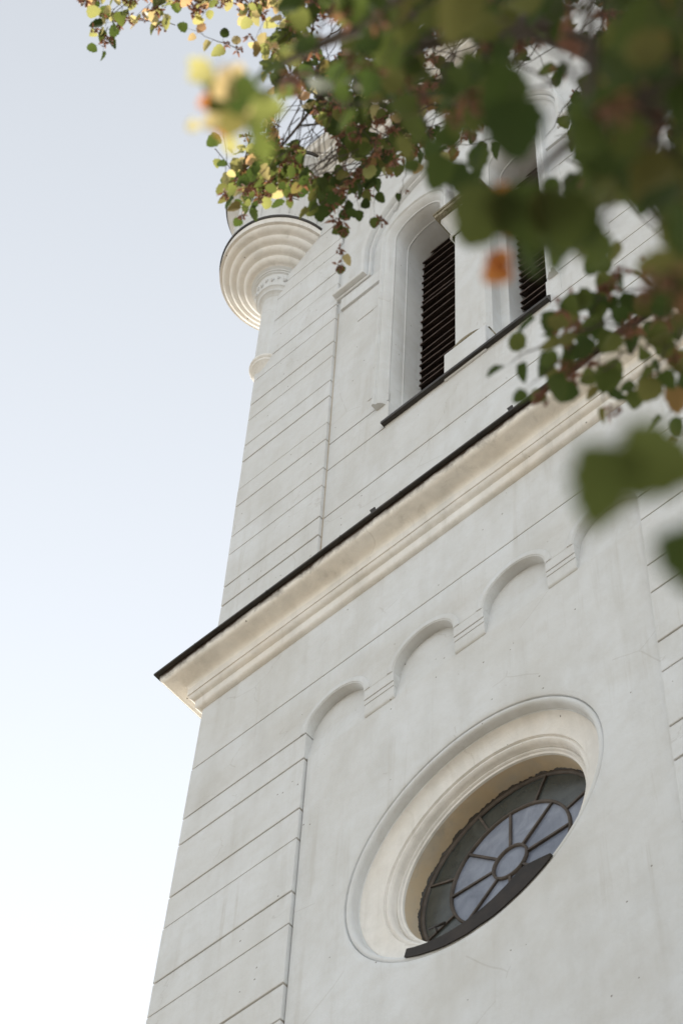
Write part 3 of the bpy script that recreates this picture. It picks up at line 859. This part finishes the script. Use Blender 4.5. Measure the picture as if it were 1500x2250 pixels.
# trunk and limbs
def limb(pts, r0, r1, name='branch', n=14):
    pts = [Vector(p) for p in pts]; out = []
    # Catmull-Rom
    P = [pts[0]] + pts + [pts[-1]]
    for i in range(len(pts) - 1):
        for k in range(n):
            u = k/n; a, b, c, d = P[i:i+4]
            out.append(0.5*((2*b) + (c - a)*u + (2*a - 5*b + 4*c - d)*u*u + (3*b - a - 3*c + d)*u**3))
    out.append(pts[-1])
    N = len(out) - 1
    m = MB(); m.tube([p - TB for p in out], [r0 + (r1 - r0)*(k/N)**.8 for k in range(N + 1)], 8)
    for k in range(0, N + 1, 2): limbs.append(out[k])
    return m.build(name, BARK, tree, auto=80)
limb([TB, TB + Vector((.1, .05, 2.5)), TB + Vector((-.1, .1, 6)), TB + Vector((-.4, 0, 11)), TB + Vector((-.8, -.1, 17))], .34, .10, 'trunk')
T = lambda z: TB + Vector((-.1 - .045*max(0, z - 6), .05, z))
limb([T(3.6), (10.0, -6.3, 4.9), at(1850, 420, 4.6), at(1620, 250, 3.9), at(1300, 230, 3.5)], .06, .006)
limb([T(3.6), (10.0, -6.6, 4.0), at(2000, 900, 2.9), at(1620, 985, 2.4), at(1480, 1005, 2.26)], .02, .0016)
limb([T(5.0), (10.0, -6.2, 7.0), at(1650, 350, 6.8), at(1420, 180, 6.6), at(1150, 60, 6.4), at(860, 120, 6.2)], .10, .010)
limb([T(5.0), (10.2, -6.0, 7.2), at(1600, 560, 7.6), at(1480, 650, 7.6), at(1330, 700, 7.5)], .022, .003)
limb([T(8.0), (9.8, -5.8, 11.0), at(1560, -200, 12.0), at(1200, -150, 12.8), at(900, -60, 13.2), at(760, 120, 13.4)], .12, .010)
limb([at(1200, -150, 12.8), at(900, -160, 13.6), at(600, -80, 14.0), at(420, -50, 14.2), at(250, -40, 14.3)], .05, .006)
limb([at(760, 120, 13.4), at(690, 230, 13.5), at(610, 330, 13.6), at(540, 400, 13.7)], .012, .004)
limb([at(1150, 60, 6.4), at(900, 30, 5.4), at(720, 90, 5.2), at(600, 150, 5.2)], .03, .005)
limb([at(1300, 260, 3.4), at(1180, 380, 3.3), at(1110, 470, 3.2)], .010, .003)
limb([at(1150, 60, 6.4), at(1500, -300, 8.0), at(1700, -300, 9.0)], .03, .05)
def near_limb(p): return min(limbs, key=lambda q: (q - p).length_squared)

def scatter(poly, d0, d1, count, nleaf, Lw, size, fr, seed, conn=1.3, down=(-.55, .6)):
    global rnd
    rnd = random.Random(seed)
    xs = [p[0] for p in poly]; ys = [p[1] for p in poly]
    k = 0; tries = 0
    while k < count and tries < count*40:
        tries += 1
        x, y = rnd.uniform(min(xs), max(xs)), rnd.uniform(min(ys), max(ys))
        if not inpoly(x, y, poly): continue
        d = rnd.uniform(d0, d1)
        p1 = at(x, y, d)
        Lp = FPX*Lw/d*rnd.uniform(.7, 1.2)
        ang = rnd.gauss(math.atan2(-down[1], -down[0]), .55)
        p0 = at(x + Lp*math.cos(ang), y + Lp*math.sin(ang), d*rnd.uniform(.99, 1.02)) + Vector((0, 0, rnd.uniform(.02, .12)))
        sprig(p0, p1, nleaf, size, fr=fr)
        q = near_limb(p0)
        if (q - p0).length < conn and rnd.random() < (.6 if d < 10 else .15):
            mid = (p0 + q)*.5 + Vector((rnd.gauss(0, .05), rnd.gauss(0, .05), .06))
            if not in_gap(mid, 5): twigs.tube([q, mid, p0], [.006, .004, .0032], 4)
        k += 1

# far, nearly sharp sprays
SUN_YEL = 0.85
scatter([(135,-60),(620,-60),(610,40),(560,95),(535,35),(470,50),(430,68),(395,35),(330,50),(280,45),(262,88),(226,95),(214,50),(180,5)], 13.6, 14.6, 46, 7, .40, .085, .45, 1)
SUN_YEL = 0.7
scatter([(545,60),(640,60),(640,200),(560,340),(620,400),(520,455),(500,430),(505,400),(540,365),(600,330),(590,250),(575,120)], 13.2, 14.2, 26, 6, .30, .085, .25, 41)
SUN_YEL = 0.06
scatter([(640,40),(640,20),(900,20),(1010,60),(1010,330),(880,345),(800,400),(745,430),(690,425),(655,400),(600,405),(535,450),(505,455),(500,405),(540,365),(600,330),(590,250),(575,120)], 12.6, 14.4, 120, 7, .36, .085, .4, 2)
SUN_YEL = 0.03
scatter([(600,-40),(1500,-40),(1500,330),(1250,300),(1050,300),(900,300),(700,200),(600,90)], 11.5, 14.0, 84, 7, .42, .09, .3, 3)
scatter([(555,330),(700,330),(730,440),(690,450),(655,400),(650,410),(640,360)], 13.0, 14.2, 20, 7, .34, .088, .4, 21)
SUN_YEL = .5
scatter([(500,400),(560,350),(620,330),(640,420),(560,440),(520,470),(500,440)], 13.0, 14.2, 12, 6, .30, .085, .25, 23)
SUN_YEL = 0.05
# the drooping strings under the mass
def string(pts, d, n, size=.085, fr=.5):
    P = [at(x, y, d) for x, y in pts]
    for a, b in zip(P[:-1], P[1:]): sprig(a, b, n, size, sag=.0, fr=fr, leafy0=0.1, r=.0016)
rnd = random.Random(12)
string([(760, 380), (757, 500), (748, 585)], 13.2, 3, .085)
string([(700, 300), (690, 360), (705, 460)], 13.4, 4, .085)
string([(735, 350), (745, 480)], 13.4, 5, .085)
string([(790, 380), (790, 455)], 13.3, 4, .085)
string([(820, 370), (822, 470)], 13.1, 4, .085)
string([(600, 340), (560, 430), (530, 470)], 13.6, 4, .085)
string([(640, 360), (640, 430)], 13.5, 4, .085)
string([(250, 20), (232, 60), (225, 105)], 14.2, 4, .08)
string([(900, 340), (880, 420), (865, 470)], 13.0, 1, .05, .8)
# middle distance
SUN_YEL = 0.0
scatter([(610,-20),(1080,-20),(1060,330),(940,345),(860,330),(760,330),(720,230),(625,190)], 4.7, 6.6, 46, 6, .30, .080, .12, 4, down=(-.6, .5))
scatter([(1000,-20),(1520,-20),(1520,545),(1330,515),(1240,470),(1080,400),(1000,380)], 6.0, 8.2, 48, 7, .34, .085, .14, 5)
rnd = random.Random(31)
for a, b, n in (((1440,540),(1205,640),8), ((1380,600),(1180,670),7), ((1520,620),(1290,650),8), ((1520,690),(1330,700),8), ((1350,590),(1290,700),6), ((1480,600),(1460,700),6),
                ((1420,700),(1240,740),7), ((1300,715),(1120,790),8), ((1290,740),(1180,830),6), ((1330,740),(1320,880),7), ((1440,690),(1400,840),7), ((1500,720),(1440,820),7),
                ((1520,760),(1500,840),4), ((1400,760),(1290,830),5), ((1540,870),(1470,915),3), ((1530,930),(1495,960),2), ((1260,640),(1190,690),4), ((1520,600),(1500,690),5), ((1250,800),(1200,850),3)):
    d = rnd.uniform(6.7, 7.6)
    sprig(at(*a, d), at(*b, d), max(2, n - 1), .083, fr=.3, sag=.03, r=.0026)
# large blurred leaves close to the camera
scatter([(1075,-30),(1520,-30),(1520,560),(1330,560),(1250,500),(1160,480),(1120,400),(1260,330),(1240,180),(1120,150),(1060,60)], 2.9, 4.2, 30, 6, .24, .085, .04, 6, conn=2.0)
scatter([(1240,380),(1520,380),(1520,560),(1330,575),(1200,520),(1150,460)], 3.0, 3.8, 8, 6, .22, .085, .06, 8, conn=2.0)
rnd = random.Random(60)
down = -(ROT @ Vector((0, 1, 0)))
right = ROT @ Vector((1, 0, 0))
def single(cx, cy, d, size, ang, orange=False, shape=1, tilt=.25):
    """a single leaf whose blade centre is seen at cx, cy; ang: degrees of the tip from image-down"""
    t_ = down*math.cos(R_(ang)) + right*math.sin(R_(ang))
    view = (at(cx, cy, 1) - CAM).normalized()
    face = (view + Vector((rnd.gauss(0, tilt), rnd.gauss(0, tilt), 0))).normalized()
    c = at(cx, cy, d)
    add_leaf(c - t_*size*.5, t_, size, orange=orange, face=face, shape=shape, force=True)
    twigs.tube([c - t_*size*.5, c - t_*size*.72 + right*.01], [.001, .0012], 4)
single(1056, 478, 3.1, .088, -22, shape=2)
SUN_YEL = 0.0
single(1133, 285, 3.2, .088, 8, shape=0)
SUN_YEL = 0.0
single(1100, 205, 3.3, .085, -40, shape=3)
single(1326, 1072, 1.9, .072, -12, shape=4, tilt=.1)
single(1450, 1022, 1.92, .074, 72, shape=5, tilt=.2)
single(1530, 1232, 1.9, .06, 10, shape=2)
single(1105, 440, 3.4, .05, 20, True, 0); single(1115, 500, 3.4, .04, 0, True, 1); single(1103, 575, 3.3, .036, 15, True, 2); single(1088, 598, 3.3, .042, -50, True, 0)
SUN_YEL = 0.0
single(1005, 35, 3.2, .085, -10, shape=1)
SUN_YEL = 0.0
single(960, 380, 4.8, .08, -15, shape=3); single(1010, 395, 5.4, .08, 20, shape=4)
single(1180, 505, 3.2, .08, -15, shape=3); single(1245, 490, 3.1, .085, 0, shape=4); single(1150, 470, 3.1, .085, 20, shape=2)
twigs.tube([at(1110, 420, 3.4), at(1108, 500, 3.4), at(1100, 560, 3.35)], [.002, .0018, .001], 5)
# the sunlit cluster at the left edge of the crown
SUN_YEL = 0.75
for cx, cy, d, sz, an, o_, sh in ((440,160,5.4,.07,-60,False,0), (492,180,5.2,.085,175,False,1), (530,215,5.2,.085,120,False,3), (485,225,5.3,.08,-50,False,2), (545,190,5.0,.075,60,False,4), (470,265,5.4,.07,-80,False,5),
                     (510,270,5.3,.08,-20,False,0), (560,285,5.2,.085,10,False,1), (590,230,5.1,.085,80,False,2), (455,225,5.3,.05,-70,True,3), (520,240,5.5,.07,-40,True,4), (512,320,5.6,.05,10,False,2), (575,330,5.3,.07,20,False,5),
                     (430,140,5.6,.05,-120,False,2), (525,165,5.5,.06,30,False,4), (465,190,5.5,.055,10,False,1), (540,255,5.5,.06,-10,False,0), (490,285,5.5,.05,30,True,1), (425,275,5.6,.035,60,False,2)):
    single(cx, cy, d*.66, sz*.58, an, o_, sh if not o_ else sh % 3, tilt=.35)
SUN_YEL = 0.0
twigs.tube([at(700, 150, 3.5), at(560, 210, 3.45), at(450, 200, 3.5)], [.004, .003, .001], 5)

# the rest of the crown, above and to the right of the view, added to shade visible leaves
rnd = random.Random(400)
k = 0
while k < 7500:
    q = Vector((rnd.gauss(0, 1), rnd.gauss(0, 1), rnd.gauss(0, 1))).normalized()*rnd.uniform(.35, 1)**.5
    P = Vector((10.6 + q.x*4.3, -6.3 + q.y*4.0, 11.2 + q.z*6.6))
    if noise.noise(P*.7) < -.12: k += .3; continue
    x, y = proj(P); v = ROT.transposed() @ (P - CAM)
    if v.z < 0 and -80 < x < 1600 and -60 < y < 2350: continue
    d = Vector((rnd.gauss(0, 1), rnd.gauss(0, 1), -.5))
    add_leaf(P, d, rnd.uniform(.12, .19), force=True); leaves[-1] = leaves[-1][:3] + (0,)
    k += 1
# leaves: the ones that show largest become parts, the rest one mass
order = sorted(range(len(leaves)), key=lambda i: -leaves[i][3] - (1000 if leaves[i][2] == 1 else 0))
inv = Matrix.Translation(-TB)
for i in order[:300]:
    M, sh, orange, _ = leaves[i]
    o = bpy.data.objects.new('leaf', LMO[sh % 3] if orange == 1 else LMY[sh] if orange == 2 else LM[sh])
    col.objects.link(o); o.parent = tree; o.matrix_local = inv @ M
for kind_, mat_ in ((0, LEAF), (2, LEAF_SUN)):
    V, Fc = [], []
    for i in order[300:]:
        M, sh, orange, _ = leaves[i]
        if orange != kind_: continue
        v, f = SHAPES[sh]; n = len(V)
        M2 = inv @ M
        V += [tuple(M2 @ Vector(p)) for p in v]; Fc += [tuple(n + q for q in fc) for fc in f]
    me = leaf_mesh(V, Fc, 'foliage', mat_)
    fo = bpy.data.objects.new('foliage', me); col.objects.link(fo); fo.parent = tree; tag(fo, kind='stuff')
# fruit clusters
rnd = random.Random(90)
def fruit_mesh(seed):
    r = random.Random(seed); m = MB()
    for k in range(9):
        a = r.uniform(0, 2*PI); q = Vector((math.cos(a)*r.uniform(.1, .42), math.sin(a)*r.uniform(.1, .42), -r.uniform(.1, 1.0)))
        m.tube([Vector((0, 0, -.02)), q*.6, q], [.018, .014, .012], 3)
        s = r.uniform(.07, .15)
        rows = [[q + Vector((math.cos(t)*s*math.sin(ph), math.sin(t)*s*math.sin(ph), -s*1.3*math.cos(ph) - s)) for t in [2*PI*j/5 for j in range(5)]] for ph in (.25, 1.1, 2.0, 2.9)]
        m.grid(rows, True)
    for k in range(3):
        a = r.uniform(0, 2*PI); d = Vector((math.cos(a), math.sin(a), -r.uniform(.4, 1.2))).normalized(); s_ = d.cross(Vector((0, 0, 1))).normalized()
        m.grid([[d*.1, d*.1 + s_*.02], [d*.45 - s_*.12, d*.45 + s_*.12], [d*.9 - s_*.03, d*.9 + s_*.03]], smooth=True)
    return m
FM = [fruit_mesh(k) for k in range(4)]
fo_meshes = []
for k, fm in enumerate(FM):
    me = bpy.data.meshes.new('fruit_cluster'); me.from_pydata([tuple(v) for v in fm.v], [], fm.f); me.materials.append(BRACT); fo_meshes.append(me)
fruits.sort(key=lambda q: (q[0] - CAM).length)
step = fruits[:150]
for p, s in step:
    o = bpy.data.objects.new('fruit_cluster', fo_meshes[rnd.randrange(4)]); col.objects.link(o); o.parent = tree
    o.location = p - TB; o.scale = (s, s, s); o.rotation_euler = (rnd.gauss(0, .3), rnd.gauss(0, .3), rnd.uniform(0, 6))
V, Fc = [], []
for p, s in fruits[150:]:
    fm = FM[rnd.randrange(4)]; n = len(V); M = Matrix.Translation(p - TB) @ Matrix.Rotation(rnd.uniform(0, 6), 4, 'Z') @ Matrix.Rotation(rnd.gauss(0, .3), 4, 'X') @ Matrix.Scale(s, 4)
    V += [tuple(M @ Vector(q)) for q in fm.v]; Fc += [tuple(n + i for i in q) for q in fm.f]
me = bpy.data.meshes.new('small_fruit'); me.from_pydata(V, [], Fc); me.materials.append(BRACT)
o = bpy.data.objects.new('small_fruit', me); col.objects.link(o); o.parent = tree; tag(o, kind='stuff')
twigs.v = [tuple(Vector(v) - TB) for v in twigs.v]
tw = twigs.build('twigs', BARK, tree); tag(tw, kind='stuff')
print('LEAVES', len(leaves), 'FRUITS', len(fruits))
